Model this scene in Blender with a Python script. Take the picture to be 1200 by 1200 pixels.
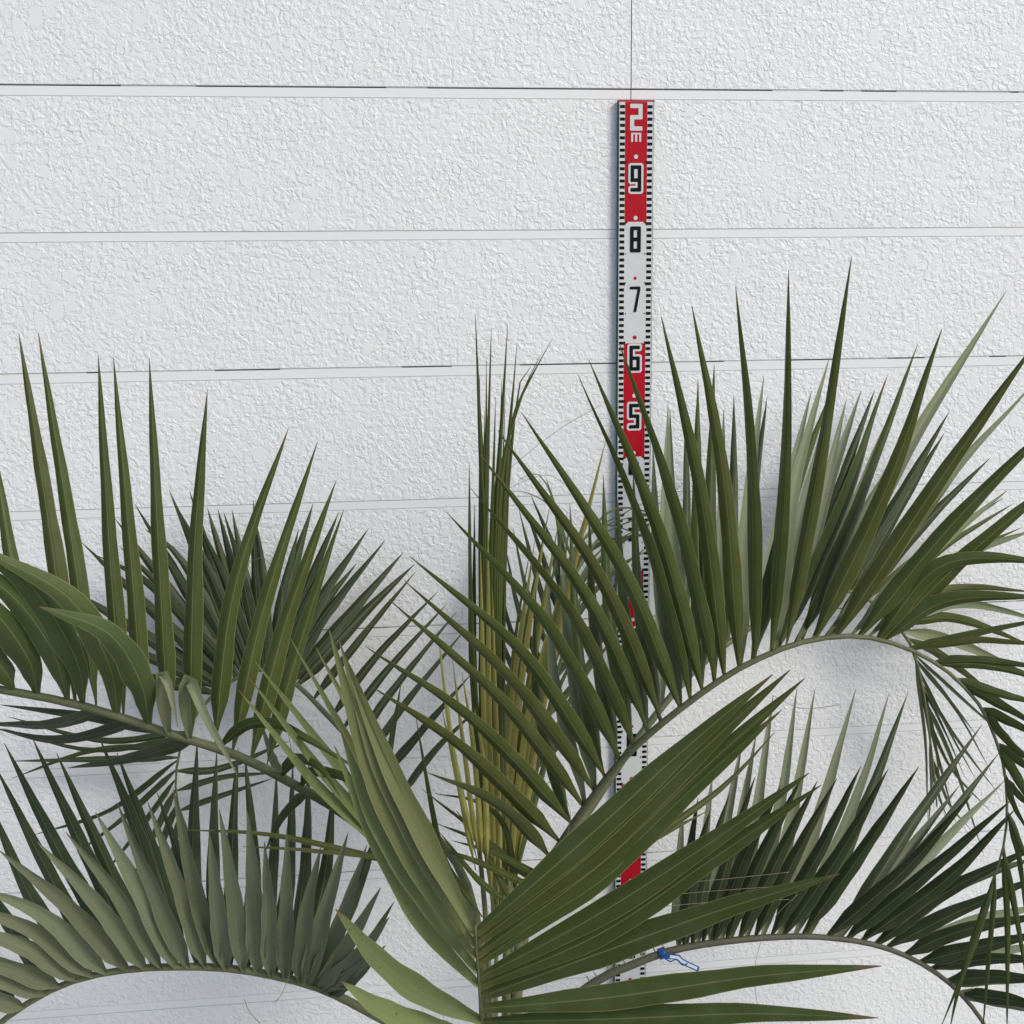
import bpy, math, random
from mathutils import Vector, Matrix
R = math.radians
random.seed(7)
for o in list(bpy.data.objects): bpy.data.objects.remove(o, do_unlink=True)
scene = bpy.context.scene
col = scene.collection

# ------------------------------------------------------------------ camera
F_PX = 1500.0                                   # focal length for a 1200 px wide picture
CAM = Vector((-0.4747, -2.1878, 1.7109))
YAW, PIT, ROL = 0.1189, 0.1804, -0.0101
fw = Vector((math.sin(YAW)*math.cos(PIT), math.cos(YAW)*math.cos(PIT), -math.sin(PIT)))
rt = Vector((math.cos(YAW), -math.sin(YAW), 0.0))
up = rt.cross(fw)
rt, up = rt*math.cos(ROL)+up*math.sin(ROL), -rt*math.sin(ROL)+up*math.cos(ROL)
cd = bpy.data.cameras.new('camera'); cam = bpy.data.objects.new('camera', cd); col.objects.link(cam)
cam.matrix_world = Matrix(((rt.x, up.x, -fw.x, CAM.x), (rt.y, up.y, -fw.y, CAM.y), (rt.z, up.z, -fw.z, CAM.z), (0, 0, 0, 1)))
cd.sensor_width = 36.0; cd.lens = 36.0*F_PX/1200.0; cd.clip_start = 0.02; cd.clip_end = 500
scene.camera = cam
scene.render.resolution_x = 1024; scene.render.resolution_y = 1024

# ------------------------------------------------------------------ light
SUN_EL, SUN_AZ = 36.0, 42.0                      # azimuth: degrees to the right of the wall's normal
world = bpy.data.worlds.new('World'); scene.world = world; world.use_nodes = True
wn = world.node_tree.nodes; wl = world.node_tree.links
sky = wn.new('ShaderNodeTexSky'); sky.sky_type = 'NISHITA'; sky.sun_disc = False
sky.sun_elevation = R(SUN_EL); sky.sun_rotation = R(180.0-SUN_AZ)
sky.air_density = 1.0; sky.dust_density = 1.5; sky.ozone_density = 1.0
wl.new(sky.outputs[0], wn['Background'].inputs['Color']); wn['Background'].inputs['Strength'].default_value = 0.135
ld = bpy.data.lights.new('sun', 'SUN'); ld.energy = 1.45; ld.angle = R(17); ld.color = (1.0, 0.95, 0.885)
sun = bpy.data.objects.new('sun', ld); col.objects.link(sun)
tosun = Vector((math.sin(R(SUN_AZ))*math.cos(R(SUN_EL)), -math.cos(R(SUN_AZ))*math.cos(R(SUN_EL)), math.sin(R(SUN_EL))))
sun.rotation_euler = tosun.to_track_quat('Z', 'Y').to_euler(); sun.location = tosun*6
scene.view_settings.view_transform = 'Standard'; scene.view_settings.look = 'None'
scene.view_settings.gamma = 1.0; scene.view_settings.use_curve_mapping = False
scene.view_settings.exposure = 0.22
scene.cycles.max_bounces = 6; scene.cycles.diffuse_bounces = 3; scene.cycles.glossy_bounces = 2; scene.cycles.transmission_bounces = 3

# ------------------------------------------------------------------ helpers
def P(px, py, d):
    """photo pixel + distance in front of the wall -> point"""
    r = fw + rt*((px-600.0)/F_PX) + up*((600.0-py)/F_PX)
    return CAM + r*((-d-CAM.y)/r.y)
def mesh(name, verts, faces, mats, parent=None, loc=None, smooth=False, midx=None, uvs=None):
    me = bpy.data.meshes.new(name)
    o0 = Vector(loc) if loc is not None else Vector((0, 0, 0))
    me.from_pydata([tuple(Vector(v)-o0) for v in verts], [], faces)
    for m in (mats if isinstance(mats, (list, tuple)) else [mats]): me.materials.append(m)
    if midx: me.polygons.foreach_set('material_index', midx)
    if smooth: me.polygons.foreach_set('use_smooth', [True]*len(faces))
    if uvs:
        ul = me.uv_layers.new(name='UVMap')
        for p in me.polygons:
            for li in p.loop_indices: ul.data[li].uv = uvs[me.loops[li].vertex_index]
    me.update()
    o = bpy.data.objects.new(name, me); col.objects.link(o)
    place(o, o0, parent)
    return o
def wpos(o):
    v = Vector(o.location)
    while o.parent: o = o.parent; v = v + Vector(o.location)
    return v
def place(o, w, parent):
    if parent is not None:
        o.parent = parent; o.location = Vector(w)-wpos(parent)
    else: o.location = w
def empty(name, loc):
    o = bpy.data.objects.new(name, None); col.objects.link(o); o.location = loc; o.empty_display_size = 0.05
    return o
def tag(o, label=None, cat=None, group=None, kind=None):
    for k, v in (('label', label), ('category', cat), ('group', group), ('kind', kind)):
        if v: o[k] = v
    return o
def box(x0, x1, y0, y1, z0, z1):
    v = [(x, y, z) for z in (z0, z1) for y in (y0, y1) for x in (x0, x1)]
    f = [(0, 2, 3, 1), (4, 5, 7, 6), (0, 1, 5, 4), (2, 6, 7, 3), (0, 4, 6, 2), (1, 3, 7, 5)]
    return v, f
def join(parts):
    V, F = [], []
    for v, f in parts:
        n = len(V); V += list(v); F += [tuple(i+n for i in q) for q in f]
    return V, F
def cr(pts, n):
    """Catmull-Rom samples through Vectors"""
    if len(pts) == 2: return [pts[0].lerp(pts[1], i/n) for i in range(n+1)]
    seg = [(pts[i+1]-pts[i]).length for i in range(len(pts)-1)]; tot = sum(seg); out = []
    ext = [pts[0]*2-pts[1]] + pts + [pts[-1]*2-pts[-2]]
    for i in range(n+1):
        s = tot*i/n; k = 0
        while k < len(seg)-1 and s > seg[k]: s -= seg[k]; k += 1
        u = min(1, s/seg[k] if seg[k] else 0)
        a, b, c, d = ext[k:k+4]
        out.append(0.5*((2*b)+(c-a)*u+(2*a-5*b+4*c-d)*u*u+(3*b-a-3*c+d)*u**3))
    return out
def tube(pts, rad, ns=8, cap=True):
    V, F = [], []
    nrm = None
    for i, p in enumerate(pts):
        t = (pts[min(i+1, len(pts)-1)]-pts[max(i-1, 0)]).normalized()
        if nrm is None: nrm = t.orthogonal().normalized()
        nrm = (nrm-t*nrm.dot(t)).normalized(); b = t.cross(nrm)
        for k in range(ns):
            a = 2*math.pi*k/ns; V.append(p+(nrm*math.cos(a)+b*math.sin(a))*rad[i])
    for i in range(len(pts)-1):
        for k in range(ns):
            F.append((i*ns+k, i*ns+(k+1) % ns, (i+1)*ns+(k+1) % ns, (i+1)*ns+k))
    if cap:
        F.append(tuple(range(ns-1, -1, -1))); F.append(tuple((len(pts)-1)*ns+k for k in range(ns)))
    return V, F

# ------------------------------------------------------------------ materials
def new_mat(name):
    m = bpy.data.materials.new(name); m.use_nodes = True
    nt = m.node_tree; return m, nt.nodes, nt.links, nt.nodes['Principled BSDF']
def math_node(n, l, op, a, b=None, clamp=False):
    q = n.new('ShaderNodeMath'); q.operation = op; q.use_clamp = clamp
    for i, x in enumerate((a, b)):
        if x is None: continue
        if isinstance(x, (int, float)): q.inputs[i].default_value = x
        else: l.new(x, q.inputs[i])
    return q.outputs[0]
def mix_col(n, l, fac, a, b, mode='MIX'):
    q = n.new('ShaderNodeMix'); q.data_type = 'RGBA'; q.blend_type = mode
    for i, x in ((0, fac), (6, a), (7, b)):
        if isinstance(x, (int, float)): q.inputs[i].default_value = x
        elif isinstance(x, tuple): q.inputs[i].default_value = (*x, 1)
        else: l.new(x, q.inputs[i])
    return q.outputs[2]
def ramp(n, l, x, stops):
    q = n.new('ShaderNodeValToRGB'); e = q.color_ramp.elements
    while len(e) < len(stops): e.new(0.5)
    for i, (p, v) in enumerate(stops):
        e[i].position = p; e[i].color = (v, v, v, 1) if isinstance(v, (int, float)) else (*v, 1)
    l.new(x, q.inputs[0]); return q.outputs[0]
def noise(n, l, vec, scale, detail=2.0, rough=0.5, dist=0.0):
    q = n.new('ShaderNodeTexNoise'); q.inputs['Scale'].default_value = scale; q.inputs['Detail'].default_value = detail
    q.inputs['Roughness'].default_value = rough; q.inputs['Distortion'].default_value = dist
    if vec is not None: l.new(vec, q.inputs['Vector'])
    return q.outputs['Fac']
def simple(name, rgb, rough=0.5, var=0.08, scale=30.0, spec=0.4):
    m, n, l, b = new_mat(name)
    tc = n.new('ShaderNodeTexCoord')
    f = noise(n, l, tc.outputs['Object'], scale, 4, 0.6)
    lo = tuple(c*(1-var) for c in rgb); hi = tuple(min(1, c*(1+var)) for c in rgb)
    l.new(mix_col(n, l, f, lo, hi), b.inputs['Base Color'])
    b.inputs['Roughness'].default_value = rough; b.inputs['Specular IOR Level'].default_value = spec
    return m

WALL_RGB = (0.775, 0.79, 0.795)
def wall_mat(name, relief):
    m, n, l, b = new_mat(name)
    tc = n.new('ShaderNodeTexCoord'); mp = n.new('ShaderNodeMapping'); l.new(tc.outputs['Object'], mp.inputs[0])
    vec = mp.outputs[0]
    dirt = noise(n, l, vec, 3.0, 4, 0.6)
    c = mix_col(n, l, dirt, tuple(x*0.965 for x in WALL_RGB), tuple(min(1, x*1.02) for x in WALL_RGB))
    tone = noise(n, l, vec, 1.1, 3, 0.55)
    c = mix_col(n, l, math_node(n, l, 'MULTIPLY', ramp(n, l, tone, [(0.35, 0.0), (0.7, 1.0)]), 0.3), c, (0.79, 0.765, 0.72))
    b.inputs['Roughness'].default_value = 0.30; b.inputs['Specular IOR Level'].default_value = 0.5
    if relief:
        # warp the coordinates so that cell edges wander
        nz = n.new('ShaderNodeTexNoise'); nz.inputs['Scale'].default_value = 90; nz.inputs['Detail'].default_value = 2; l.new(vec, nz.inputs['Vector'])
        sb = n.new('ShaderNodeVectorMath'); sb.operation = 'SUBTRACT'; l.new(nz.outputs['Color'], sb.inputs[0]); sb.inputs[1].default_value = (.5, .5, .5)
        sc = n.new('ShaderNodeVectorMath'); sc.operation = 'SCALE'; l.new(sb.outputs[0], sc.inputs[0]); sc.inputs['Scale'].default_value = 0.010
        ad = n.new('ShaderNodeVectorMath'); ad.operation = 'ADD'; l.new(vec, ad.inputs[0]); l.new(sc.outputs[0], ad.inputs[1])
        wv = ad.outputs[0]
        # big flat islands: some cells of a coarse Voronoi
        vo = n.new('ShaderNodeTexVoronoi'); vo.inputs['Scale'].default_value = 38; l.new(wv, vo.inputs['Vector'])
        sep = n.new('ShaderNodeSeparateColor'); l.new(vo.outputs['Color'], sep.inputs[0])
        size = math_node(n, l, 'MULTIPLY', math_node(n, l, 'SUBTRACT', sep.outputs[0], 0.36, True), 0.66)
        isl = ramp(n, l, math_node(n, l, 'ADD', math_node(n, l, 'SUBTRACT', size, vo.outputs['Distance']), 0.5), [(0.47, 0.0), (0.50, 1.0)])
        # wormy trowelled flakes
        n1 = noise(n, l, wv, 112, 1.5, 0.55, 0.6)
        fl1 = ramp(n, l, n1, [(0.40, 0.0), (0.47, 0.5), (0.54, 0.6), (0.61, 1.0)])
        n2 = noise(n, l, wv, 190, 2, 0.5, 0.4)
        fl = math_node(n, l, 'ADD', fl1, math_node(n, l, 'MULTIPLY', n2, 0.55))
        q = n.new('ShaderNodeMix'); q.data_type = 'FLOAT'; l.new(isl, q.inputs[0]); l.new(fl, q.inputs[2]); q.inputs[3].default_value = 0.95
        amp = ramp(n, l, noise(n, l, vec, 14, 3, 0.6), [(0.32, 0.45), (0.66, 1.0)])
        h = math_node(n, l, 'MULTIPLY', q.outputs[0], amp)
        bp = n.new('ShaderNodeBump'); bp.inputs['Strength'].default_value = 0.8; bp.inputs['Distance'].default_value = 0.0015
        l.new(h, bp.inputs['Height']); l.new(bp.outputs[0], b.inputs['Normal'])
    else:
        bp = n.new('ShaderNodeBump'); bp.inputs['Strength'].default_value = 0.15; bp.inputs['Distance'].default_value = 0.001
        l.new(noise(n, l, vec, 60, 3), bp.inputs['Height']); l.new(bp.outputs[0], b.inputs['Normal'])
    l.new(c, b.inputs['Base Color'])
    return m
M_wall = wall_mat('embossed_white_siding', True)
M_strip = wall_mat('smooth_white_siding', False)
M_gap = simple('dark_board_core', (0.05, 0.05, 0.048), 0.9)
M_conc = simple('concrete', (0.36, 0.35, 0.33), 0.85, 0.2, 6)

def leaf_mat(name, top, under, rib, var=0.16, transl=0.16):
    m, n, l, b = new_mat(name)
    uv = n.new('ShaderNodeUVMap'); uv.uv_map = 'UVMap'
    sp = n.new('ShaderNodeSeparateXYZ'); l.new(uv.outputs[0], sp.inputs[0])
    u, v = sp.outputs[0], sp.outputs[1]
    oi = n.new('ShaderNodeObjectInfo'); tc = n.new('ShaderNodeTexCoord')
    geo = n.new('ShaderNodeNewGeometry')
    c = mix_col(n, l, geo.outputs['Backfacing'], top, under)
    # fine lengthwise veins
    cb = n.new('ShaderNodeCombineXYZ'); l.new(math_node(n, l, 'MULTIPLY', u, 34), cb.inputs[0]); l.new(math_node(n, l, 'MULTIPLY', v, 1.2), cb.inputs[1]); l.new(math_node(n, l, 'MULTIPLY', oi.outputs['Random'], 50), cb.inputs[2])
    vein = noise(n, l, cb.outputs[0], 1.0, 2, 0.6)
    c = mix_col(n, l, math_node(n, l, 'MULTIPLY', math_node(n, l, 'SUBTRACT', vein, 0.35, True), 0.9), c, tuple(x*1.55 for x in top))
    # blotches
    bl = noise(n, l, tc.outputs['Object'], 22, 4, 0.65)
    c = mix_col(n, l, math_node(n, l, 'MULTIPLY', ramp(n, l, bl, [(0.45, 0.0), (0.75, 1.0)]), 0.14), c, under)
    hs = n.new('ShaderNodeHueSaturation'); l.new(c, hs.inputs['Color'])
    l.new(math_node(n, l, 'ADD', math_node(n, l, 'MULTIPLY', oi.outputs['Random'], 2*var), 1-var), hs.inputs['Value'])
    rr = math_node(n, l, 'FRACT', math_node(n, l, 'MULTIPLY', oi.outputs['Random'], 17.3))
    l.new(math_node(n, l, 'ADD', math_node(n, l, 'MULTIPLY', rr, 0.036), 0.480), hs.inputs['Hue'])
    c = hs.outputs[0]
    # pale midrib and margins
    du = math_node(n, l, 'ABSOLUTE', math_node(n, l, 'SUBTRACT', u, 0.5))
    ribm = ramp(n, l, du, [(0.0, 1.0), (0.012, 0.9), (0.032, 0.0)])
    c = mix_col(n, l, math_node(n, l, 'MULTIPLY', ribm, math_node(n, l, 'SUBTRACT', 0.42, math_node(n, l, 'MULTIPLY', geo.outputs['Backfacing'], 0.27))), c, rib)
    edg = ramp(n, l, du, [(0.462, 0.0), (0.49, 1.0)])
    c = mix_col(n, l, math_node(n, l, 'MULTIPLY', edg, 0.5), c, rib)
    # dried tip and brownish foot
    tipm = ramp(n, l, math_node(n, l, 'ADD', math_node(n, l, 'ADD', v, math_node(n, l, 'MULTIPLY', math_node(n, l, 'SUBTRACT', rr, 0.6), 0.09)), math_node(n, l, 'MULTIPLY', math_node(n, l, 'SUBTRACT', bl, 0.5), 0.12)), [(0.955, 0.0), (0.985, 1.0)])
    c = mix_col(n, l, math_node(n, l, 'MULTIPLY', tipm, 0.8), c, (0.16, 0.11, 0.055))
    ft = ramp(n, l, math_node(n, l, 'ADD', v, math_node(n, l, 'MULTIPLY', math_node(n, l, 'SUBTRACT', bl, 0.5), 0.10)), [(0.0, 1.0), (0.045, 0.0)])
    c = mix_col(n, l, math_node(n, l, 'MULTIPLY', ft, 0.45), c, (0.17, 0.15, 0.055))
    spk = noise(n, l, tc.outputs['Object'], 170, 2, 0.5)
    c = mix_col(n, l, math_node(n, l, 'MULTIPLY', ramp(n, l, spk, [(0.665, 0.0), (0.73, 1.0)]), 0.5), c, (0.10, 0.075, 0.04))
    l.new(c, b.inputs['Base Color'])
    b.inputs['Roughness'].default_value = 0.42; b.inputs['Specular IOR Level'].default_value = 0.2
    bp = n.new('ShaderNodeBump'); bp.inputs['Strength'].default_value = 0.35; bp.inputs['Distance'].default_value = 0.0006
    l.new(vein, bp.inputs['Height']); l.new(bp.outputs[0], b.inputs['Normal'])
    tr = n.new('ShaderNodeBsdfTranslucent'); l.new(mix_col(n, l, 1.0, c, (1.0, 1.0, 0.45), 'MULTIPLY'), tr.inputs['Color'])
    mx = n.new('ShaderNodeMixShader'); mx.inputs[0].default_value = transl
    l.new(b.outputs[0], mx.inputs[1]); l.new(tr.outputs[0], mx.inputs[2])
    l.new(mx.outputs[0], n['Material Output'].inputs['Surface'])
    return m
M_leaf = leaf_mat('palm_leaflet', (0.054, 0.071, 0.017), (0.190, 0.218, 0.130), (0.30, 0.30, 0.12), transl=0.10)
M_young = leaf_mat('young_leaflet', (0.082, 0.118, 0.046), (0.195, 0.225, 0.092), (0.34, 0.36, 0.17), transl=0.18)
M_spear = leaf_mat('unopened_leaflet', (0.28, 0.27, 0.075), (0.40, 0.37, 0.13), (0.50, 0.44, 0.18), transl=0.2)
M_old_shaded = leaf_mat('older_shaded_leaflet', (0.034, 0.049, 0.019), (0.172, 0.197, 0.122), (0.26, 0.27, 0.13), transl=0.07)  # older fronds' bluer green, darkened to paint in the shade on rear leaflets
M_rachis = simple('rachis', (0.125, 0.138, 0.068), 0.55, 0.45, 90, 0.25)
M_stalk = simple('old_stalk', (0.085, 0.085, 0.055), 0.6, 0.35, 60)
M_fibre = simple('dry_fibre', (0.24, 0.22, 0.15), 0.8)
M_trunk = simple('trunk_fibre', (0.16, 0.12, 0.08), 0.9, 0.4, 50)

# ------------------------------------------------------------------ ground
g = mesh('ground', [(-40, -40, 0), (40, -40, 0), (40, 1, 0), (-40, 1, 0)], [(0, 1, 2, 3)], M_conc); tag(g, kind='structure')

# ------------------------------------------------------------------ siding wall
wall = empty('siding_wall', (-0.006, 0, 0))
tag(wall, 'white embossed siding wall of wide boards behind palm and measuring rod', 'wall')
JO, BH, ST = 2.0193, 0.455, 0.0165               # a board joint, board height, smooth strip height
def board(x0, x1, zb, zt):
    prof = []                                     # (z, y, material) from the top down; y<0 is towards the camera
    mid = zb + BH/2
    g0 = 0.0011
    def strip(z, first):
        if first: prof.append((z, 0.010, 1))
        else:
            prof.append((z, 0.0, 1)); prof.append((z-0.0003, 0.0022, 1)); prof.append((z-g0, 0.0022, 1))
        prof.append((z-g0-(0.0004 if not first else -g0+0.0006), 0.0012, 1))
        prof.append((z-ST+0.0016, 0.0012, 1)); prof.append((z-ST+0.0012, 0.0030, 1)); prof.append((z-ST+0.0003, 0.0030, 1)); prof.append((z-ST, 0.0, 0))
    strip(zt, True); strip(mid, False)
    prof.append((zb+0.0023, 0.0, 1)); prof.append((zb+0.0015, 0.0008, 1)); prof.append((zb+0.0015, 0.010, 1))
    V, F, MI = [], [], []
    for z, y, _ in prof: V += [(x0, y, z), (x1, y, z)]
    for i in range(len(prof)-1):
        F.append((2*i, 2*i+2, 2*i+3, 2*i+1)); MI.append(prof[i][2])
    n = len(V); m = len(prof)
    V += [(x0, 0.016, prof[0][0]), (x1, 0.016, prof[0][0]), (x0, 0.016, prof[-1][0]), (x1, 0.016, prof[-1][0])]
    F += [(n, n+1, n+3, n+2), (0, 1, n+1, n), (2*m-2, n+2, n+3, 2*m-1)]; MI += [1, 1, 1]
    F.append(tuple([n, n+2] + [2*i for i in range(m-1, -1, -1)])); F.append(tuple([n+3, n+1] + [2*i+1 for i in range(m)])); MI += [1, 1]
    o = mesh('siding_board', V, F, [M_wall, M_strip], wall, (x0, 0, zb), False, MI)
    return o
k = 1
zb = JO
while zb - BH > -0.3: zb -= BH
rows = []
z = zb
while z < 2.9: rows.append(z); z += BH
for z in rows:
    board(-3.036, -0.0068, z, z+BH); board(-0.0052, 3.024, z, z+BH)
v, f = box(-3.03, 3.02, 0.0185, 0.06, -0.2, rows[-1]+BH)
mesh('wall_backing', v, f, M_gap, wall, (-0.006, 0.04, 0))
# runs of paint that bridge the board joints
rs = random.Random(3)
for z in rows[1:]:
    x = -1.9
    parts = []
    while x < 1.6:
        L_ = rs.uniform(0.015, 0.25); gap = rs.uniform(0.012, 0.32 if x < 0 else 0.10)
        if x < -0.012-L_ or x > 0.0:
            parts.append(box(x, x+L_, 0.0024+rs.uniform(0, .0012), 0.006, z-0.0008, z+0.0022))
        x += L_+gap
    v, f = join(parts); mesh('joint_paint', v, f, M_strip, wall, (0, 0, z))

# ------------------------------------------------------------------ measuring rod
M_rw = simple('rod_white', (0.60, 0.62, 0.61), 0.4, 0.10, 60, spec=0.12)
M_rr = simple('rod_red', (0.42, 0.008, 0.020), 0.35, 0.12, 25, spec=0.12)
M_rk = simple('rod_black', (0.008, 0.009, 0.012), 0.5, 0.3, 80, 0.08)
M_rs = simple('rod_edge', (0.035, 0.075, 0.05), 0.5)
RY = -0.0145                                       # front face of the rod
rod = empty('measuring_rod', (0, RY+0.008, 0))
tag(rod, 'red and white two metre measuring rod with black numerals standing against the wall', 'measuring rod')
def bevel_box(x0, x1, y0, y1, z0, z1, b):
    pr = [(x0, y1), (x0, y0+b), (x0+b, y0), (x1-b, y0), (x1, y0+b), (x1, y1)]
    V = [(x, y, z0) for x, y in pr]+[(x, y, z1) for x, y in pr]; n = len(pr)
    F = [(i, (i+1) % n, n+(i+1) % n, n+i) for i in range(n)]+[tuple(range(n-1, -1, -1)), tuple(range(n, 2*n))]
    return V, F
v, f = bevel_box(-0.030, 0.030, RY, -0.0035, 0.001, 1.998, 0.0012)
mesh('rod_board', v, f, [M_rw, M_rs], rod, (0, RY, 0), False, [1, 1, 0, 1, 1, 1, 1, 1])
v, f = box(-0.0306, 0.0306, RY-0.0006, -0.003, 1.9981, 2.0006)
mesh('end_cap', v, f, M_rr, rod, (0, RY, 2.0))
def sheet(name, polys, m, lay):
    """flat print: polygons (x, z) on layer lay above the rod face"""
    V, F = [], []
    for pl in polys:
        n = len(V); V += [(x, RY-0.00018*lay, z) for x, z in pl]; F.append(tuple(range(n, n+len(pl))))
    c = Vector(V[0])
    return mesh(name, V, F, m, rod, c)
def rect(x0, x1, z0, z1): return [(x0, z0), (x1, z0), (x1, z1), (x0, z1)]
def disc(x, z, r, n=14): return [(x+r*math.cos(2*math.pi*i/n), z+r*math.sin(2*math.pi*i/n)) for i in range(n)]
def rrect(x0, x1, z0, z1, c): return [(x0+c, z0), (x1-c, z0), (x1, z0+c), (x1, z1-c), (x1-c, z1), (x0+c, z1), (x0, z1-c), (x0, z0+c)]
for i in range(5):
    zt = 2.0-0.4*i-0.0005 if i else 1.9975
    sheet('red_panel', [rect(-0.0188, 0.0188, 1.8-0.4*i, zt)], M_rr, 1)
tick = []
for cm in range(1, 200):
    zc = cm/100.0
    for s in (-1, 1):
        tick.append(sorted([(s*0.0195, 0), (s*0.0278, 0)]) and rect(min(s*0.0192, s*0.0276), max(s*0.0192, s*0.0276), zc-0.0025, zc+0.0025))
        if cm % 5 == 0:
            a = s*0.0190; c = s*0.0155
            if cm % 10 == 0: tick.append([(a, zc-0.004), (a, zc+0.0025), (c, zc+0.0025)] if s < 0 else [(a, zc+0.0025), (a, zc-0.004), (c, zc+0.0025)])
            else: tick.append(disc(s*0.0163, zc, 0.0012, 8))
tick = [p if sum((p[i][0]*p[(i+1) % len(p)][1]-p[(i+1) % len(p)][0]*p[i][1]) for i in range(len(p))) > 0 else p[::-1] for p in tick]
tag(sheet('tick_marks', tick, M_rk, 2), kind='stuff')
SEG = {'0': 'TBabcd', '1': 'bd', '2': 'TMBbc', '3': 'TMBbd', '4': 'Mabd', '5': 'TMBad', '6': 'TMBacd', '7': 'T7', '8': 'TMBabcd', '9': 'TMBabd'}
def glyph(ch, xc, zt, w, h, s, e=0.0):
    """blocky numeral as rectangles; e widens every stroke (for the outline)"""
    x0, x1, zb_ = xc-w/2, xc+w/2, zt-h; zm = zt-h*0.5 if ch not in '9' else zt-h*0.56
    out = []
    for q in SEG[ch]:
        if q == 'T': r = (x0, x1, zt-s, zt)
        elif q == 'B': r = (x0, x1, zb_, zb_+s)
        elif q == 'M': r = (x0, x1, zm-s/2, zm+s/2)
        elif q == 'a': r = (x0, x0+s, zm, zt-s*0.3)
        elif q == 'b': r = (x1-s, x1, zm, zt-s*0.3)
        elif q == 'c': r = (x0, x0+s, zb_+s*0.3, zm)
        elif q == 'd': r = (x1-s, x1, zb_+s*0.3, zm)
        elif q == '7':
            out.append([(xc-s*0.55-e, zb_-e), (xc+s*0.45+e, zb_-e), (x1+e, zt-s), (x1-s-e, zt-s)]); continue
        out.append(rrect(r[0]-e, r[1]+e, r[2]-e, r[3]+e, 0.0012+e*0.5))
    return out
def print_glyph(ch, zt, w, h, s, m, lay, e=0, xc=0.0, name='numeral'):
    pl = glyph(ch, xc, zt, w, h, s, e)
    V, F = [], []
    for j, q in enumerate(pl):
        n = len(V); V += [(x, RY-0.00018*lay-0.00001*j, z) for x, z in q]; F.append(tuple(range(n, n+len(q))))
    return mesh(name, V, F, m, rod, (xc, RY, zt))
for dm in range(19, 1, -1):
    zc = dm/10.0
    red = (dm-1)//2 % 2 == 1 if False else (int((2.0-zc+0.001)/0.2) % 2 == 0)
    sheet('dot', [disc(0.0, zc+0.0095, 0.0035 if red or int((2.0-zc-0.01)/0.2) % 2 == 0 else 0.0028)], M_rw if int((2.0-zc-0.005)/0.2) % 2 == 0 else M_rr, 2)
    if dm == 10: continue
    ch = str(dm % 10)
    if red: print_glyph(ch, zc-0.0045, 0.0185, 0.043, 0.0062, M_rw, 3, 0.0035, name='numeral_outline')
    elif dm in (18, 14, 8, 4):
        sheet('numeral_outline', [rrect(-0.0165, 0.0165, zc-0.012, zc+0.003, 0.004)], M_rw, 2)
    print_glyph(ch, zc-0.0045, 0.0185, 0.043, 0.0062 if ch != '7' else 0.0048, M_rk, 5)
print_glyph('2', 1.9945, 0.021, 0.043, 0.0068, M_rw, 3)
# the small "m" under the 2
ml = [rect(-0.0085, 0.0085, 1.9455, 1.9480), rect(-0.0085, -0.0052, 1.9335, 1.9456), rect(-0.0017, 0.0017, 1.9335, 1.9456), rect(0.0052, 0.0085, 1.9335, 1.9456)]
sheet('letter', ml, M_rw, 3)
print_glyph('1', 0.9945, 0.016, 0.043, 0.0068, M_rk, 3, xc=-0.004)

# ------------------------------------------------------------------ palm
BASE = P(585, 1180, 0.52); BASE.z = 0
palm = empty('palm_tree', BASE)
tag(palm, 'green feather palm with arching fronds in front of the white siding wall', 'palm')
HUB = Vector((BASE.x, BASE.y, 0.30))
# short trunk wrapped in old leaf bases
V, F = [], []
ns, nr = 20, 16
rr_ = random.Random(5)
for i in range(nr+1):
    t = i/nr; r = 0.085+0.02*math.sin(t*3)-0.045*t**3
    for k in range(ns):
        a = 2*math.pi*k/ns; q = r*(1+0.10*rr_.uniform(-1, 1)+0.08*((i+k) % 3 == 0))
        V.append((BASE.x+q*math.cos(a), BASE.y+q*math.sin(a), t*0.36))
for i in range(nr):
    for k in range(ns): F.append((i*ns+k, i*ns+(k+1) % ns, (i+1)*ns+(k+1) % ns, (i+1)*ns+k))
F.append(tuple(nr*ns+k for k in range(ns)))
mesh('trunk', V, F, M_trunk, palm, BASE, True)

FRONDS = []
class Frond:
    def __init__(s, pts, r0, r1, n=40, label=None, mat=None, hub=True):
        """pts: (px, py, d) along the rachis"""
        w = [P(*p) for p in pts]
        if hub: w = [HUB+Vector((rr_.uniform(-.02, .02), rr_.uniform(-.02, .02), 0))] + w
        s.c = cr(w, n); s.o = None
        rad = [r0+(r1-r0)*(i/n)**0.8 for i in range(n+1)]
        v, f = tube(s.c, rad, 8)
        s.o = mesh('frond', v, f, mat or M_rachis, palm, s.c[0], True)
        if label: s.o['label'] = label
        s.fine = cr(w, n*6); s.scr = [screen(q) for q in s.fine]; s.n = 0
        FRONDS.append(s)
    def snap(s, px, py):
        i = min(range(len(s.scr)), key=lambda k: (s.scr[k][0]-px)**2+(s.scr[k][1]-py)**2)
        return s.fine[i]
def screen(q):
    d = q-CAM; z = d.dot(fw); return (600+F_PX*d.dot(rt)/z, 600-F_PX*d.dot(up)/z)
rl = random.Random(11)
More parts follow.
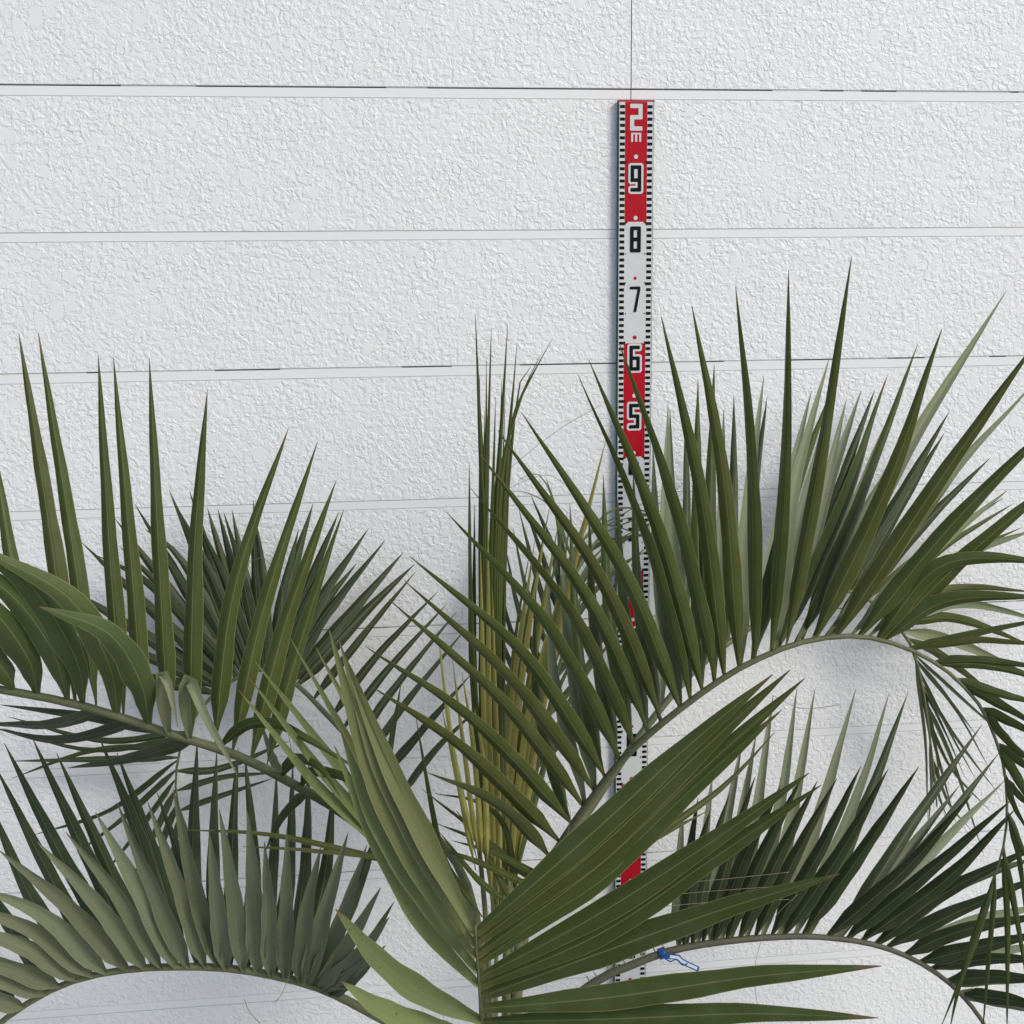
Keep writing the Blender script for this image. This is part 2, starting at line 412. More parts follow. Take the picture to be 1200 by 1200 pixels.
def leaflet(fr, pts, w=22, dt=None, tw=0, fl=False, m=None, fold=24, snap=True, twg=0, bow=0.0, nseg=14, d0=None, full=0.0, jit=1.0, mixfl=None, name='leaflet'):
    """pts: photo pixels base -> tip; w: width in mm; dt: distance of the tip from the wall;
    tw: twist (degrees) of the blade about its length; fl: show the grey underside"""
    if mixfl is not None: fl = rl.random() < mixfl
    if snap: b = fr.snap(*pts[0])
    else: b = P(pts[0][0], pts[0][1], d0)
    db = -b.y if d0 is None else d0
    if dt is None: dt = db
    ln = [0]
    for i in range(1, len(pts)): ln.append(ln[-1]+math.hypot(pts[i][0]-pts[i-1][0], pts[i][1]-pts[i-1][1]))
    wp = [b]
    for i in range(1, len(pts)):
        u = ln[i]/ln[-1]
        wp.append(P(pts[i][0], pts[i][1], max(0.006, db+(dt-db)*u+bow*math.sin(math.pi*u))))
    if len(wp) == 2:                                # gentle natural bend
        L_ = (wp[1]-wp[0]).length
        mid = wp[0].lerp(wp[1], 0.5)+Vector((rl.uniform(-.012, .012), rl.uniform(-.02, .02), rl.uniform(-.006, .012)))*L_*1.2
        if mid.y > -0.006: mid.y = -0.006
        wp = [wp[0], mid, wp[1]]
    if len(wp) > 3: nseg = 18
    c = cr(wp, nseg)
    tw += rl.uniform(-14, 14)*jit; twg += rl.uniform(-18, 18)*jit; fd = fold+rl.uniform(-5, 5)
    wid = w*0.001*rl.uniform(0.94, 1.06)
    V, F, UV = [], [], []
    us = (-1, -0.5, 0, 0.5, 1)
    ph = [rl.uniform(0, 6.28) for _ in range(4)]; kw_ = rl.uniform(1.6, 3.2); wa = 0.08*min(jit, 1)+0.02
    for i, p in enumerate(c):
        t = i/nseg
        T = (c[min(i+1, nseg)]-c[max(i-1, 0)]).normalized()
        N = (CAM-p); N = (N-T*N.dot(T)).normalized()
        N = Matrix.Rotation(R(tw+twg*t), 3, T) @ N
        S = T.cross(N)
        if full: pw = min(1.0, full+1.8*t)*max(0.0, 1-t**2.6)**0.9
        else: pw = min(1.0, 0.34+4.2*t)*max(0.0, 1-t**1.75)**0.88
        hw = max(0.0004, 0.5*wid*pw)
        fo = R(fd*(1.0+1.2*max(0, 1-t*6)))
        for u in us:
            q = p+S*(u*hw*math.cos(fo))-N*(abs(u)*hw*math.sin(fo)*(0.9+0.1*abs(u)))*(-1 if fl else 1)
            sd = 0 if u <= 0 else 2
            q = q+N*(abs(u)*hw*wa*math.sin(6.28*kw_*t+ph[sd]))+S*(abs(u)*hw*0.05*math.sin(9*kw_*t+ph[sd+1]))
            if q.y > -0.002: q.y = -0.002
            V.append(q); UV.append(((u+1)/2, t))
    for i in range(nseg):
        for k in range(4):
            a = i*5+k; q = (a, a+1, a+6, a+5)
            F.append(q[::-1] if fl else q)
    # T x N = S : faces (left->right, base->tip) look along +N when wound this way
    o = mesh(name, V, F, m or M_leaf, fr.o, b, True, None, UV)
    fr.n += 1
    return o
def rank(fr, rows, **kw):
    for r in rows:
        k = dict(kw)
        if isinstance(r[-1], dict): k.update(r[-1]); r = r[:-1]
        leaflet(fr, list(r), **k)

# ---- frond B: tall arch close to the wall, right
B = Frond([(615, 1090, .48), (700, 935, .40), (800, 800, .30), (880, 735, .22), (927, 708, .17), (960, 693, .15), (987, 690, .13), (1020, 703, .12), (1047, 727, .11), (1068, 757, .11), (1080, 800, .11), (1088, 850, .11), (1094, 900, .11), (1098, 945, .11)], .011, .0014)
rank(B, [((770, 830), (783, 472)), ((800, 800), (804, 476)), ((835, 765), (845, 620), (848, 480)), ((850, 755), (860, 464)), ((868, 742), (880, 600), (899, 465)), ((890, 728), (951, 458)), ((905, 720), (950, 560), (972, 470)), ((920, 711), (992, 467)), ((932, 705), (1009, 458)), ((944, 700), (985, 570), (1025, 457)),
         ((956, 695), (1031, 467)), ((968, 691), (1049, 471)), ((978, 690), (1076, 488)), ((990, 690), (1050, 590), (1112, 483)), ((1000, 694), (1107, 507)), ((1010, 698), (1085, 612), (1160, 537))], w=29, dt=.035, tw=10, fold=24, mixfl=.6, m=M_old_shaded)
rank(B, [((1018, 702), (1100, 635), (1175, 584)), ((1026, 708), (1110, 640), (1188, 590)), ((1034, 714), (1120, 655), (1198, 618)), ((1040, 720), (1120, 690), (1215, 694)), ((1046, 727), (1130, 707), (1230, 730)), ((1050, 732), (1120, 725), (1210, 757)),
         ((1056, 740), (1120, 752), (1205, 790)), ((1062, 750), (1110, 775), (1180, 830))], w=23, dt=.05, mixfl=.6, tw=25)
rank(B, [((1075, 770), (1085, 870), (1087, 961)), ((1078, 790), (1091, 870), (1095, 954)), ((1079, 795), (1095, 860), (1103, 932)), ((1081, 805), (1105, 850), (1131, 911)), ((1073, 768), (1110, 815), (1149, 868)),
         ((1084, 815), (1120, 900), (1153, 1003)), ((1077, 780), (1110, 850), (1146, 918)), ((1080, 800), (1125, 870), (1170, 930)), ((1090, 870), (1092, 920), (1086, 990)), ((1092, 885), (1112, 940), (1140, 975)), ((1094, 900), (1100, 930), (1111, 960)), ((1076, 775), (1120, 830), (1162, 905)), ((1083, 815), (1098, 880), (1120, 965)), ((1086, 835), (1115, 900), (1160, 950)), ((1072, 765), (1130, 820), (1185, 870))], w=10, dt=.07, tw=40, fl=True)

# ---- frond D: arch close to the wall, left
D = Frond([(560, 1090, .46), (500, 965, .36), (440, 898, .28), (390, 845, .22), (345, 800, .17), (310, 785, .14), (275, 795, .12), (240, 825, .11), (217, 860, .10), (207, 900, .10), (207, 935, .10), (218, 968, .11)], .011, .0015)
rank(D, [((262, 805), (72, 685)), ((268, 800), (95, 635)), ((272, 798), (135, 608)), ((278, 795), (158, 591)), ((283, 793), (198, 574)), ((288, 791), (222, 575)), ((293, 789), (243, 595)), ((298, 788), (255, 596)), ((302, 787), (272, 598)), ((308, 786), (297, 586)),
         ((314, 787), (340, 680), (367, 590)), ((320, 789), (397, 600)), ((326, 791), (376, 700), (432, 619)), ((333, 795), (380, 720), (452, 632)), ((340, 799), (400, 730), (473, 647)), ((348, 805), (420, 725), (486, 661))], w=30, dt=.04, tw=-12, fold=26, m=M_old_shaded)
rank(D, [((276, 796), (180, 690), (112, 650)), ((286, 792), (215, 660), (170, 620)), ((300, 788), (262, 680), (232, 610)), ((258, 808), (150, 760), (62, 730)), ((252, 812), (150, 790), (70, 765)),
         ((312, 787), (310, 690), (300, 610)), ((322, 790), (350, 720), (390, 640)), ((280, 794), (200, 700), (140, 640)), ((295, 789), (240, 660), (205, 590)), ((305, 787), (285, 680), (262, 600)), ((330, 794), (372, 720), (418, 660)), ((338, 799), (390, 745), (455, 690)), ((318, 788), (330, 700), (350, 620))], w=26, dt=.06, tw=-20, m=M_old_shaded)
rank(D, [((365, 825), (430, 740), (487, 670)), ((385, 843), (440, 770), (513, 693)), ((400, 858), (450, 790), (524, 707)), ((415, 873), (460, 810), (535, 717)), ((430, 888), (480, 820), (549, 733)), ((450, 908), (500, 850), (552, 790)), ((470, 930), (510, 880), (560, 830))], w=17, dt=.10, tw=15, m=M_old_shaded)
rank(D, [((217, 858), (120, 868), (10, 840)), ((214, 866), (110, 880), (0, 853)), ((210, 876), (110, 880), (14, 912)), ((208, 886), (110, 890), (13, 892)), ((207, 893), (130, 950), (35, 980)), ((207, 905), (150, 955), (90, 1000)), ((207, 915), (170, 965), (118, 1030)), ((207, 925), (185, 970), (150, 1040)),
         ((208, 940), (192, 985), (175, 1050)), ((212, 955), (204, 1000), (196, 1060)), ((218, 968), (222, 1010), (220, 1070)), ((209, 905), (260, 900), (340, 868)), ((209, 925), (262, 910), (330, 905)), ((212, 950), (250, 935), (320, 912))], w=15, dt=.05, tw=-25, m=M_old_shaded)

# ---- frond K: half-hidden frond that rises straight towards the wall behind the spears
K = Frond([(595, 1060, .48), (625, 900, .36), (645, 780, .26), (655, 700, .2), (664, 640, .16), (668, 610, .14)], .008, .0015)
rank(K, [((628, 880), (590, 800), (566, 735)), ((634, 850), (592, 760), (574, 700)), ((638, 820), (600, 740), (585, 672)), ((642, 795), (610, 720), (592, 640)), ((646, 770), (618, 690), (601, 618)), ((650, 740), (628, 670), (608, 596)), ((653, 715), (636, 650), (613, 590)), ((656, 690), (648, 640), (622, 580)),
         ((660, 665), (655, 610), (640, 560)), ((640, 850), (690, 780), (730, 700)), ((645, 810), (690, 740), (735, 660)), ((650, 770), (700, 690), (760, 640)), ((655, 730), (700, 660), (765, 610)), ((660, 690), (700, 640), (770, 625)), ((626, 910), (690, 830), (740, 760))], w=15, dt=.08, tw=30, m=M_old_shaded)

# ---- frond J: young leaf whose thin leaflets curl over to the right, beside the rod
J = Frond([(600, 1050, .46), (622, 900, .36), (650, 760, .28), (672, 660, .22), (690, 610, .18)], .006, .0012, mat=None)
rank(J, [((640, 800), (665, 660), (720, 612), (790, 604)), ((650, 750), (680, 640), (735, 600), (800, 570)), ((655, 735), (690, 625), (745, 625), (812, 660)), ((660, 715), (700, 650), (750, 618), (822, 560)), ((664, 690), (704, 630), (760, 600), (825, 545)), ((668, 680), (650, 600), (610, 575), (590, 585)), ((672, 660), (640, 565), (615, 558), (595, 580)),
         ((680, 640), (720, 598), (770, 606), (805, 640)), ((650, 760), (690, 690), (740, 655), (800, 630))], w=8, dt=.05, tw=30, m=M_young, twg=60)

# ---- frond A: tall arch in front of B, two ranks
A = Frond([(608, 1085, .60), (621, 1032, .63), (646, 1005, .66), (678, 957, .70), (726, 894, .74), (779, 845, .77), (850, 793, .79), (902, 766, .80), (942, 752, .80), (980, 746, .80), (1010, 746, .80), (1040, 752, .80), (1068, 762, .80), (1096, 777, .80), (1123, 798, .80), (1151, 831, .80), (1168, 870, .80), (1178, 908, .80), (1180, 958, .80), (1175, 996, .80), (1165, 1028, .80), (1160, 1040, .8)], .0095, .0012, 60)
# rear rank
rank(A, [((667, 965), (632, 820), (628, 690)), ((681, 946), (648, 800), (640, 655)), ((697, 930), (668, 780), (657, 640)), ((712, 912), (680, 760), (668, 590)), ((728, 893), (700, 750), (690, 600)), ((743, 877), (715, 720), (707, 556)), ((760, 860), (733, 720), (724, 585)), ((773, 845), (750, 700), (742, 552)), ((795, 829), (772, 680), (765, 525)),
         ((807, 818), (788, 640), (785, 480)), ((823, 808), (818, 620), (818, 444)), ((838, 800), (833, 620), (837, 427)), ((868, 782), (872, 620), (895, 441)), ((905, 764), (930, 570), (972, 418)), ((942, 752), (1020, 560), (1076, 402)), ((950, 750), (1060, 530), (1179, 341)), ((883, 774), (925, 600), (975, 455)), ((912, 762), (985, 600), (1040, 440)), ((930, 755), (1005, 610), (1090, 470)), ((972, 747), (1065, 625), (1150, 515)), ((995, 746), (1080, 655), (1180, 575)), ((1015, 747), (1110, 660), (1215, 620)), ((965, 747), (1090, 580), (1215, 445))], w=26, dt=.52, tw=24, mixfl=.25, fold=32)
# front rank
rank(A, [((640, 1005), (585, 945), (500, 905)), ((653, 986), (545, 880), (436, 805)), ((667, 965), (560, 850), (427, 757)), ((681, 946), (590, 825), (455, 702)), ((697, 930), (600, 800), (473, 680)), ((712, 912), (615, 770), (480, 652)), ((728, 893), (645, 740), (523, 600)), ((743, 877), (668, 720), (551, 572)), ((760, 860), (690, 705), (562, 532)),
         ((775, 845), (705, 680), (583, 504)), ((795, 829), (730, 670), (611, 483)), ((807, 818), (755, 630), (677, 439)), ((823, 808), (770, 620), (690, 422)), ((838, 800), (792, 605), (725, 401)), ((850, 793), (822, 585), (775, 371)), ((868, 782), (848, 560), (811, 359)), ((883, 774), (880, 550), (862, 336)), ((902, 766), (918, 540), (924, 317)), ((920, 759), (962, 530), (998, 300))], w=25, dt=.86, tw=-16, twg=-10, fold=32)
rank(A, [((955, 749), (1040, 570), (1104, 385)), ((980, 746), (1090, 580), (1222, 390)), ((1006, 746), (1120, 610), (1250, 480)), ((1032, 750), (1130, 655), (1260, 545)), ((1036, 751), (1110, 705), (1230, 700)), ((1030, 750), (1100, 665), (1190, 656), (1240, 670))], w=28, dt=.86, tw=15, fold=28)
rank(A, [((1067, 761), (1140, 745), (1250, 720)), ((1069, 763), (1140, 752), (1240, 757)), ((1096, 777), (1150, 775), (1240, 785)), ((1098, 778), (1160, 780), (1250, 805)), ((1123, 798), (1160, 810), (1230, 828)), ((1125, 800), (1170, 825), (1230, 860)), ((1152, 832), (1180, 845), (1230, 870)), ((1153, 833), (1180, 870), (1230, 910)),
         ((1169, 872), (1190, 890), (1230, 920)), ((1170, 873), (1190, 910), (1220, 960))], w=17, dt=.84, tw=30)
rank(A, [((1178, 910), (1188, 945), (1212, 985)), ((1179, 912), (1196, 935), (1230, 960)), ((1180, 955), (1194, 1010), (1203, 1090)), ((1180, 950), (1200, 1000), (1230, 1040)), ((1176, 992), (1180, 1090), (1180, 1215)), ((1176, 994), (1192, 1080), (1205, 1160)), ((1167, 1024), (1158, 1120), (1151, 1215)), ((1165, 1028), (1140, 1110), (1102, 1205)), ((1163, 1032), (1128, 1140), (1112, 1210))], w=10, dt=.86, tw=20)

# ---- frond C: arch to the left, in front of D
C = Frond([(560, 1100, .58), (480, 1015, .66), (400, 952, .72), (333, 913, .75), (277, 885, .77), (200, 860, .79), (100, 828, .81), (0, 808, .83), (-70, 800, .84), (-150, 810, .85)], .0095, .004)
rank(C, [((-60, 800), (-50, 660), (-60, 520)), ((40, 815), (18, 690), (-12, 500)), ((85, 823), (58, 620), (22, 390)), ((110, 830), (82, 620), (45, 390)), ((140, 842), (128, 640), (115, 416)), ((170, 850), (153, 650), (133, 419)), ((197, 859), (186, 650), (175, 420)), ((223, 866), (228, 640), (243, 457)), ((250, 875), (275, 690), (338, 502)), ((272, 883), (310, 710), (372, 518)), ((292, 892), (335, 730), (394, 563)), ((312, 902), (350, 760), (403, 597))], w=29, dt=.72, tw=-14, twg=12, fold=38)
rank(C, [((172, 850), (165, 800), (127, 742), (46, 711)), ((138, 840), (128, 780), (80, 700), (-30, 640)), ((102, 829), (88, 770), (30, 680), (-70, 620)), ((78, 823), (60, 760), (5, 690), (-80, 650)), ((46, 816), (32, 770), (-15, 710), (-90, 680)), ((16, 811), (5, 785), (-40, 740), (-110, 720))], w=36, dt=.98, tw=8, fold=24, bow=.03, full=.3, m=M_young)
rank(C, [((198, 859), (190, 815), (190, 789), (199, 808), (208, 852)), ((224, 867), (216, 818), (222, 797), (240, 838), (278, 908))], w=17, dt=.86, tw=10, fl=True, bow=.02, full=.5)
rank(C, [((258, 878), (285, 852), (320, 848), (360, 866), (425, 905)), ((330, 912), (345, 890), (375, 900), (400, 935)), ((350, 922), (370, 905), (410, 915), (440, 950))], w=17, dt=.86, tw=20, bow=.02)
rank(C, [((470, 1008), (380, 930), (279, 808)), ((478, 1013), (390, 920), (290, 792)), ((486, 1020), (400, 905), (298, 774)), ((492, 1024), (420, 890), (340, 748)), ((498, 1030), (440, 890), (370, 758))], w=18, dt=.92, tw=10, m=M_young, fl=True)
rank(C, [((480, 1014), (330, 980), (212, 972)), ((470, 1005), (350, 995), (285, 992))], w=9, dt=.9, tw=30)
rank(C, [((410, 960), (420, 850), (395, 770)), ((430, 975), (455, 880), (470, 800)), ((360, 925), (330, 960), (310, 1000)), ((330, 912), (318, 890), (305, 845))], w=16, dt=.6, tw=-20)
rank(C, [((200, 860), (110, 842), (0, 826)), ((160, 848), (70, 868), (-10, 853)), ((120, 836), (60, 850), (-30, 848)), ((225, 868), (150, 890), (80, 900))], w=18, dt=.6, tw=-35, m=M_old_shaded)

# ---- frond E: low arch to the left
E_ = Frond([(560, 1250, .62), (500, 1222, .68), (440, 1190, .72), (380, 1160, .75), (320, 1143, .77), (260, 1134, .78), (200, 1133, .79), (150, 1136, .79), (100, 1145, .79), (60, 1160, .79), (20, 1184, .79), (-20, 1215, .79), (-60, 1250, .79)], .0095, .003)
# rear rank
rank(E_, [((20, 1184), (-40, 1100), (-80, 1020)), ((60, 1160), (0, 1070), (-50, 985)), ((95, 1147), (30, 1040), (-14, 936)), ((120, 1141), (50, 1010), (-6, 897)), ((145, 1137), (70, 1000), (5, 871)), ((165, 1135), (95, 990), (38, 865)), ((182, 1134), (120, 1000), (66, 882)), ((200, 1133), (165, 990), (116, 863)), ((216, 1133), (180, 1000), (137, 882)), ((232, 1133), (215, 1020), (184, 928)),
          ((232, 1133), (226, 990), (231, 866)), ((250, 1133), (248, 1000), (254, 880)), ((268, 1134), (272, 1000), (279, 877)), ((288, 1137), (296, 1010), (287, 884)), ((305, 1140), (318, 1020), (324, 900)), ((322, 1143), (338, 1020), (343, 895)), ((338, 1147), (356, 1020), (362, 890)), ((350, 1150), (380, 1030), (392, 915)), ((362, 1154), (415, 1050), (447, 960)), ((378, 1160), (425, 1110), (462, 1056))], w=26, dt=.55, tw=-14, fold=32, m=M_old_shaded)
# front rank, grey undersides towards the camera
rank(E_, [((-5, 1203), (-50, 1190), (-100, 1190)), ((28, 1178), (-30, 1165), (-90, 1165)), ((52, 1164), (-20, 1140), (-100, 1140)), ((72, 1154), (0, 1128), (-90, 1110)), ((90, 1148), (20, 1108), (-70, 1085)), ((108, 1143), (30, 1085), (-60, 1062)), ((125, 1140), (50, 1072), (-30, 1040)),
          ((150, 1136), (80, 1062), (-2, 996)), ((172, 1135), (115, 1060), (44, 987)), ((190, 1133), (140, 1050), (77, 975)), ((206, 1133), (160, 1040), (112, 952)), ((222, 1133), (180, 1040), (138, 942)), ((240, 1133), (210, 1040), (173, 940)), ((256, 1133), (228, 1040), (203, 924)), ((264, 1134), (255, 1060), (245, 975)), ((284, 1136), (272, 1050), (257, 949)), ((301, 1139), (298, 1050), (290, 950)), ((317, 1142), (316, 1060), (310, 986)),
          ((333, 1146), (334, 1060), (336, 971)), ((349, 1150), (358, 1070), (376, 992)), ((360, 1153), (378, 1080), (408, 976)), ((368, 1156), (395, 1090), (430, 990)), ((374, 1158), (410, 1100), (446, 1040)), ((380, 1160), (420, 1120), (456, 1075)), ((388, 1163), (420, 1140), (452, 1108))], w=28, dt=.88, tw=-6, fl=True, fold=30, jit=1.2, m=M_old_shaded)

# ---- frond F: low arch to the right, tied with blue tape
Fr = Frond([(610, 1235, .44), (690, 1156, .44), (740, 1131, .44), (790, 1113, .44), (850, 1103, .44), (910, 1098, .44), (960, 1098, .44), (1020, 1106, .44), (1070, 1124, .44), (1110, 1150, .44), (1140, 1181, .44), (1158, 1210, .44), (1170, 1250, .44)], .0095, .003, mat=M_stalk)
# rear rank, paler
rank(Fr, [((794, 1112), (795, 1020), (800, 950)), ((806, 1110), (808, 1010), (818, 935)), ((818, 1108), (822, 1010), (835, 905)), ((831, 1106), (845, 1000), (870, 868)), ((843, 1104), (862, 990), (886, 860)), ((856, 1102), (880, 990), (906, 815)), ((875, 1100), (912, 950), (934, 806)), ((893, 1099), (925, 970), (955, 807)), ((911, 1098), (960, 950), (1003, 807)), ((930, 1098), (1000, 940), (1042, 812)), ((948, 1098), (1020, 930), (1064, 812)),
          ((985, 1101), (1060, 980), (1151, 849)), ((995, 1102), (1080, 1000), (1171, 882)), ((1008, 1104), (1090, 1000), (1180, 912)), ((975, 1100), (1060, 1000), (1124, 921)), ((1026, 1108), (1120, 1040), (1230, 1000)), ((1060, 1120), (1140, 1080), (1230, 1060)), ((1090, 1136), (1150, 1120), (1230, 1105)), ((1110, 1150), (1160, 1148), (1230, 1150)), ((1125, 1164), (1170, 1175), (1230, 1190))], w=28, dt=.28, tw=16, mixfl=.7, m=M_old_shaded)
# front rank
rank(Fr, [((800, 1111), (812, 1030), (832, 950)), ((812, 1109), (830, 1020), (855, 930)), ((825, 1107), (850, 1020), (885, 910)), ((837, 1105), (870, 1010), (915, 920)), ((850, 1103), (890, 1010), (940, 910)), ((866, 1101), (915, 1000), (958, 915)), ((884, 1099), (935, 1000), (981, 912)), ((902, 1098), (960, 1000), (1009, 898)), ((920, 1098), (985, 1000), (1041, 901)), ((940, 1098), (1010, 1000), (1077, 898)),
          ((968, 1099), (1060, 1020), (1140, 930)), ((990, 1102), (1090, 1020), (1187, 936)), ((1008, 1104), (1110, 1030), (1190, 948)), ((1027, 1108), (1110, 1045), (1230, 985)), ((1040, 1112), (1120, 1070), (1240, 1020)), ((1059, 1120), (1130, 1090), (1240, 1070)), ((1078, 1129), (1140, 1112), (1240, 1090)), ((1092, 1138), (1150, 1125), (1240, 1125)), ((1110, 1150), (1165, 1145), (1240, 1150)), ((1127, 1167), (1180, 1172), (1240, 1185))], w=30, dt=.56, tw=12, fold=28, m=M_old_shaded)
# stubs of teeth along the stalk
for i in range(9):
    t = (i+.6*rl.random())/9.0; q = Fr.snap(690+95*t, 1156-42*t)
    v, f = tube([q+Vector((0, 0, .006)), q+Vector((-.004, rl.uniform(-.004, .004), .013)), q+Vector((-.008, rl.uniform(-.006, .006), .018))], [.0016, .001, .0002], 5)
    mesh('spine', v, f, M_fibre, Fr.o, q, True)

# ---- spears: unopened leaves standing upright in the middle
H = Frond([(582, 1095, .52), (584, 1020, .52), (584, 950, .52)], .007, .0015)
rank(H, [((583, 1060), (574, 760), (557, 368)), ((585, 1060), (573, 700), (576, 384)), ((588, 1060), (580, 690), (595, 380)), ((590, 1060), (586, 700), (606, 402)), ((590, 1040), (586, 650), (600, 500), (634, 415)), ((588, 1050), (584, 640), (604, 490), (648, 396)), ((580, 1060), (558, 800), (550, 540)), ((592, 1060), (588, 800), (588, 446)), ((580, 1080), (568, 800), (568, 480)), ((586, 1080), (576, 850), (581, 465))], w=21, dt=.5, tw=30, snap=False, d0=.52, fold=52, full=.6, name='spear_blade')
rank(H, [((582, 1065), (566, 780), (562, 440)), ((584, 1065), (572, 760), (570, 420)), ((590, 1065), (586, 740), (592, 470)), ((578, 1070), (558, 840), (556, 590)), ((592, 1060), (590, 760), (598, 520)), ((588, 1060), (584, 760), (604, 480), (622, 430)), ((586, 1070), (580, 800), (584, 520))], w=15, dt=.47, tw=25, snap=False, d0=.50, fold=48, full=.6, name='spear_blade')
rank(H, [((584, 1070), (576, 860), (572, 600)), ((578, 1075), (570, 880), (563, 640)), ((588, 1070), (584, 900), (577, 690))], w=15, dt=.55, tw=20, snap=False, d0=.56, fold=45, full=.6, m=M_spear, name='spear_blade')
I_ = Frond([(592, 1090, .48), (596, 1020, .47), (602, 940, .46)], .006, .0015)
rank(I_, [((590, 1060), (600, 850), (627, 632)), ((594, 1060), (608, 850), (640, 615)), ((598, 1055), (615, 850), (655, 610)), ((586, 1050), (596, 880), (616, 690)), ((598, 1050), (625, 830), (690, 590)), ((600, 1045), (632, 820), (700, 560)), ((602, 1040), (640, 810), (710, 516)), ((582, 1070), (586, 900), (604, 750)), ((594, 1060), (600, 900), (612, 780)), ((588, 1075), (570, 900), (585, 760))], w=23, dt=.36, tw=30, snap=False, d0=.48, m=M_spear, fold=50, full=.6, name='spear_blade')
rank(I_, [((600, 1040), (640, 800), (680, 640)), ((604, 1040), (655, 790), (700, 650)), ((596, 1050), (620, 820), (665, 600)), ((602, 1045), (648, 830), (720, 690)), ((590, 1060), (604, 820), (645, 590)), ((604, 1035), (660, 840), (740, 720)), ((592, 1050), (600, 800), (622, 640)), ((598, 1050), (628, 850), (672, 720))], w=15, dt=.30, tw=35, snap=False, d0=.45, m=M_young, fold=40, full=.6, name='spear_blade')
Ms = Frond([(572, 1120, .60), (566, 1040, .62), (560, 980, .63)], .006, .003)
rank(Ms, [((560, 1010), (532, 880), (513, 738)), ((563, 1015), (545, 880), (530, 768)), ((566, 1015), (556, 880), (541, 787)), ((558, 1020), (540, 930), (518, 832)), ((572, 1020), (568, 900), (556, 830))], w=11, dt=.70, tw=15, snap=False, d0=.72, m=M_spear, fold=42, full=.6, name='spear_blade')
rank(Ms, [((566, 1075), (522, 1010), (505, 940), (487, 838)), ((628, 1032), (560, 975), (495, 925)), ((620, 1030), (570, 990), (512, 965)), ((606, 1050), (592, 970), (560, 940), (510, 930)), ((640, 1030), (580, 1000), (530, 985)), ((625, 1040), (560, 1010), (500, 990)), ((600, 1060), (560, 1030), (515, 975)), ((600, 1060), (570, 1000), (535, 950))], w=11, dt=.7, tw=10, snap=False, d0=.63)

# ---- frond G: young leaf facing the camera, leaflets still joined at their feet
G = Frond([(580, 1290, .80), (568, 1240, .92), (564, 1190, .99), (561, 1150, 1.03), (558, 1110, 1.06), (557, 1085, 1.08)], .0038, .0012)
def gl(rows, **kw): rank(G, rows, full=.32, jit=.35, **kw)
gl([((558, 1096), (690, 980), (800, 880), (906, 790)), ((559, 1107), (700, 995), (820, 882), (926, 785)), ((559, 1118), (700, 1016), (820, 905), (943, 795)), ((560, 1130), (700, 1028), (810, 925), (916, 832))], w=29, dt=1.12, tw=4, fold=20)
gl([((561, 1146), (690, 1078), (820, 996), (948, 906)), ((561, 1156), (700, 1096), (830, 1010), (962, 920))], w=29, dt=1.12, tw=6, fold=14)
gl([((562, 1168), (700, 1118), (840, 1068), (984, 1024)), ((563, 1182), (720, 1168), (880, 1145), (1033, 1132)), ((564, 1198), (720, 1194), (880, 1188), (1029, 1193)), ((566, 1216), (720, 1226), (880, 1240), (1010, 1262))], w=31, dt=1.12, tw=6, fold=14)
gl([((557, 1096), (508, 1000), (450, 882), (404, 768)), ((558, 1108), (502, 1008), (444, 890), (398, 752)), ((558, 1122), (498, 1030), (440, 915), (386, 738)), ((559, 1138), (500, 1055), (440, 960), (399, 856)), ((560, 1154), (505, 1092), (445, 990), (392, 874))], w=26, dt=1.02, tw=-16, m=M_young, fl=True, fold=20)
gl([((563, 1196), (500, 1166), (445, 1125), (393, 1065)), ((565, 1220), (500, 1205), (445, 1180), (400, 1150))], w=31, dt=1.04, tw=-10, m=M_young, fl=True, fold=14)
gl([((562, 1125), (690, 1040), (780, 972), (850, 920), (908, 858)), ((562, 1135), (690, 1035), (765, 985), (830, 950))], w=12, dt=.92, tw=10)

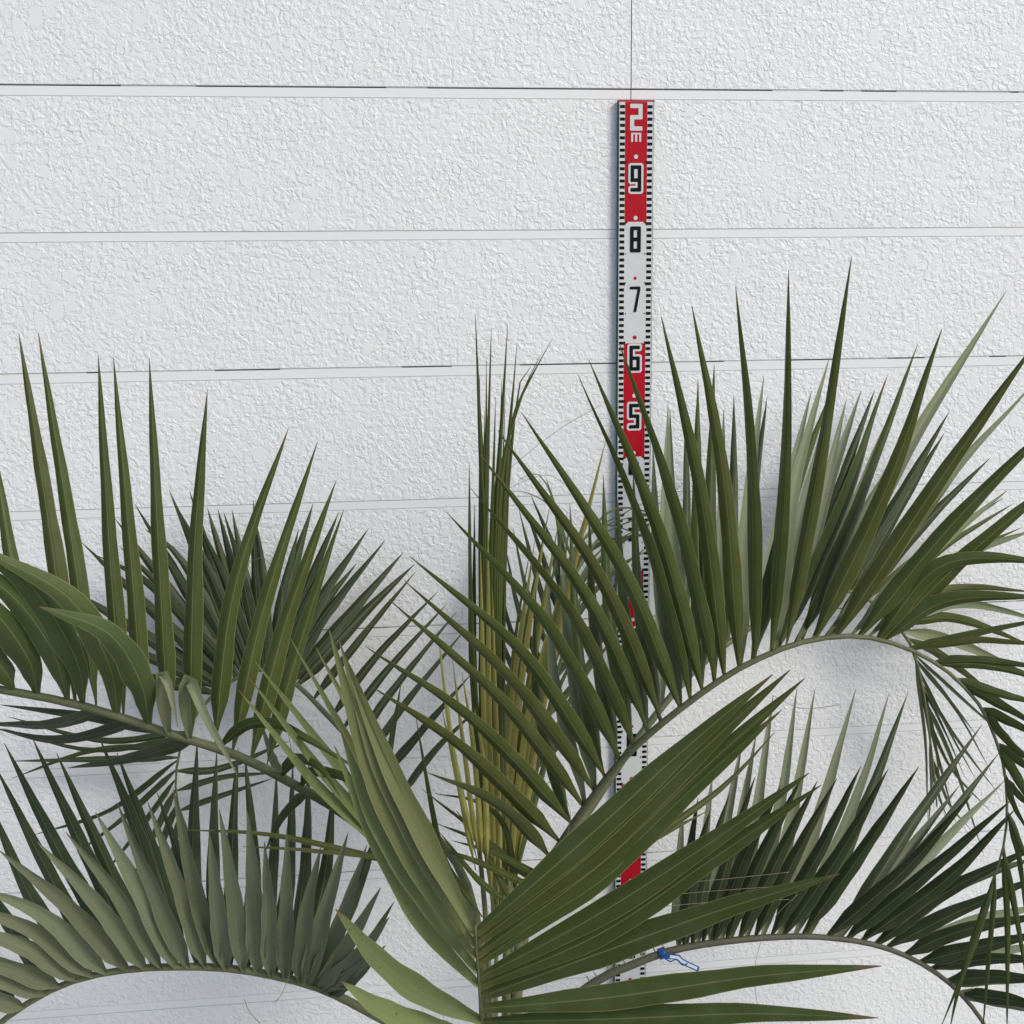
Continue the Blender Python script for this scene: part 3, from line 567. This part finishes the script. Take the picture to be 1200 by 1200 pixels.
# ---- loose threads peeled off the leaflet margins
def thread(fr, pts, d):
    c = cr([P(x, y, d) for x, y in pts], 16)
    v, f = tube(c, [.0004]*17, 4); mesh('fibre_thread', v, f, M_fibre, fr.o, c[0], True)
thread(C, [(295, 752), (282, 690), (300, 652), (330, 680), (326, 780), (345, 900)], .7)
thread(E_, [(340, 1140), (330, 1165), (322, 1175)], .8); thread(E_, [(286, 1170), (292, 1185), (305, 1200)], .8); thread(E_, [(385, 1158), (430, 1163), (452, 1190)], .8)
thread(Fr, [(893, 1099), (885, 1130), (885, 1160), (890, 1190)], .45); thread(Fr, [(893, 1098), (912, 1070), (935, 1048)], .5)
thread(A, [(905, 815), (940, 830), (985, 826)], .78); thread(A, [(626, 935), (650, 915), (668, 950), (664, 985)], .7)
thread(H, [(585, 560), (620, 530), (660, 500), (704, 475)], .4); thread(H, [(590, 575), (630, 558), (655, 562), (690, 600)], .35)
for k in range(3):
    y = 1032+k*13; thread(Fr, [(780, y+4), (850, y-2), (925, y-10+3*k)], .5)

# ------------------------------------------------------------------ blue tape tied round the stalk
M_blue = simple('blue_tape', (0.010, 0.075, 0.26), 0.35, 0.2, 60)
M_clear = simple('pale_tape', (0.62, 0.68, 0.74), 0.3, 0.05)
q = Fr.snap(776, 1120); tp = empty('marking_tape', q)
tag(tp, 'blue and white plastic tape tied round the low right palm stalk', 'tape')
q2 = Fr.snap(772, 1122); q3 = Fr.snap(780, 1119)
v, f = tube(cr([q2, q, q3], 4), [.0086]*5, 12); mesh('knot_band', v, f, M_blue, tp, q, True)
def strap(name, pts, wmm, d, m, off=0):
    c = cr([P(x, y, d+off) for x, y in pts], 12); V, F = [], []
    for i, p in enumerate(c):
        s = Vector((.15, 0, 1)).normalized()*wmm*.0005
        V += [p-s, p+s]
    for i in range(12): F.append((2*i, 2*i+2, 2*i+3, 2*i+1))
    return mesh(name, V, F, m, tp, c[0], True)
strap('tape_tail', [(776, 1120), (795, 1122), (800, 1127), (819, 1136)], 9, .455, M_blue)
strap('tape_tail', [(776, 1121), (786, 1127), (792, 1124), (800, 1131), (806, 1129)], 2.5, .457, M_blue)
strap('tape_stripe', [(785, 1121), (795, 1122.5), (800, 1127), (817, 1135)], 5, .455, M_clear, .001)
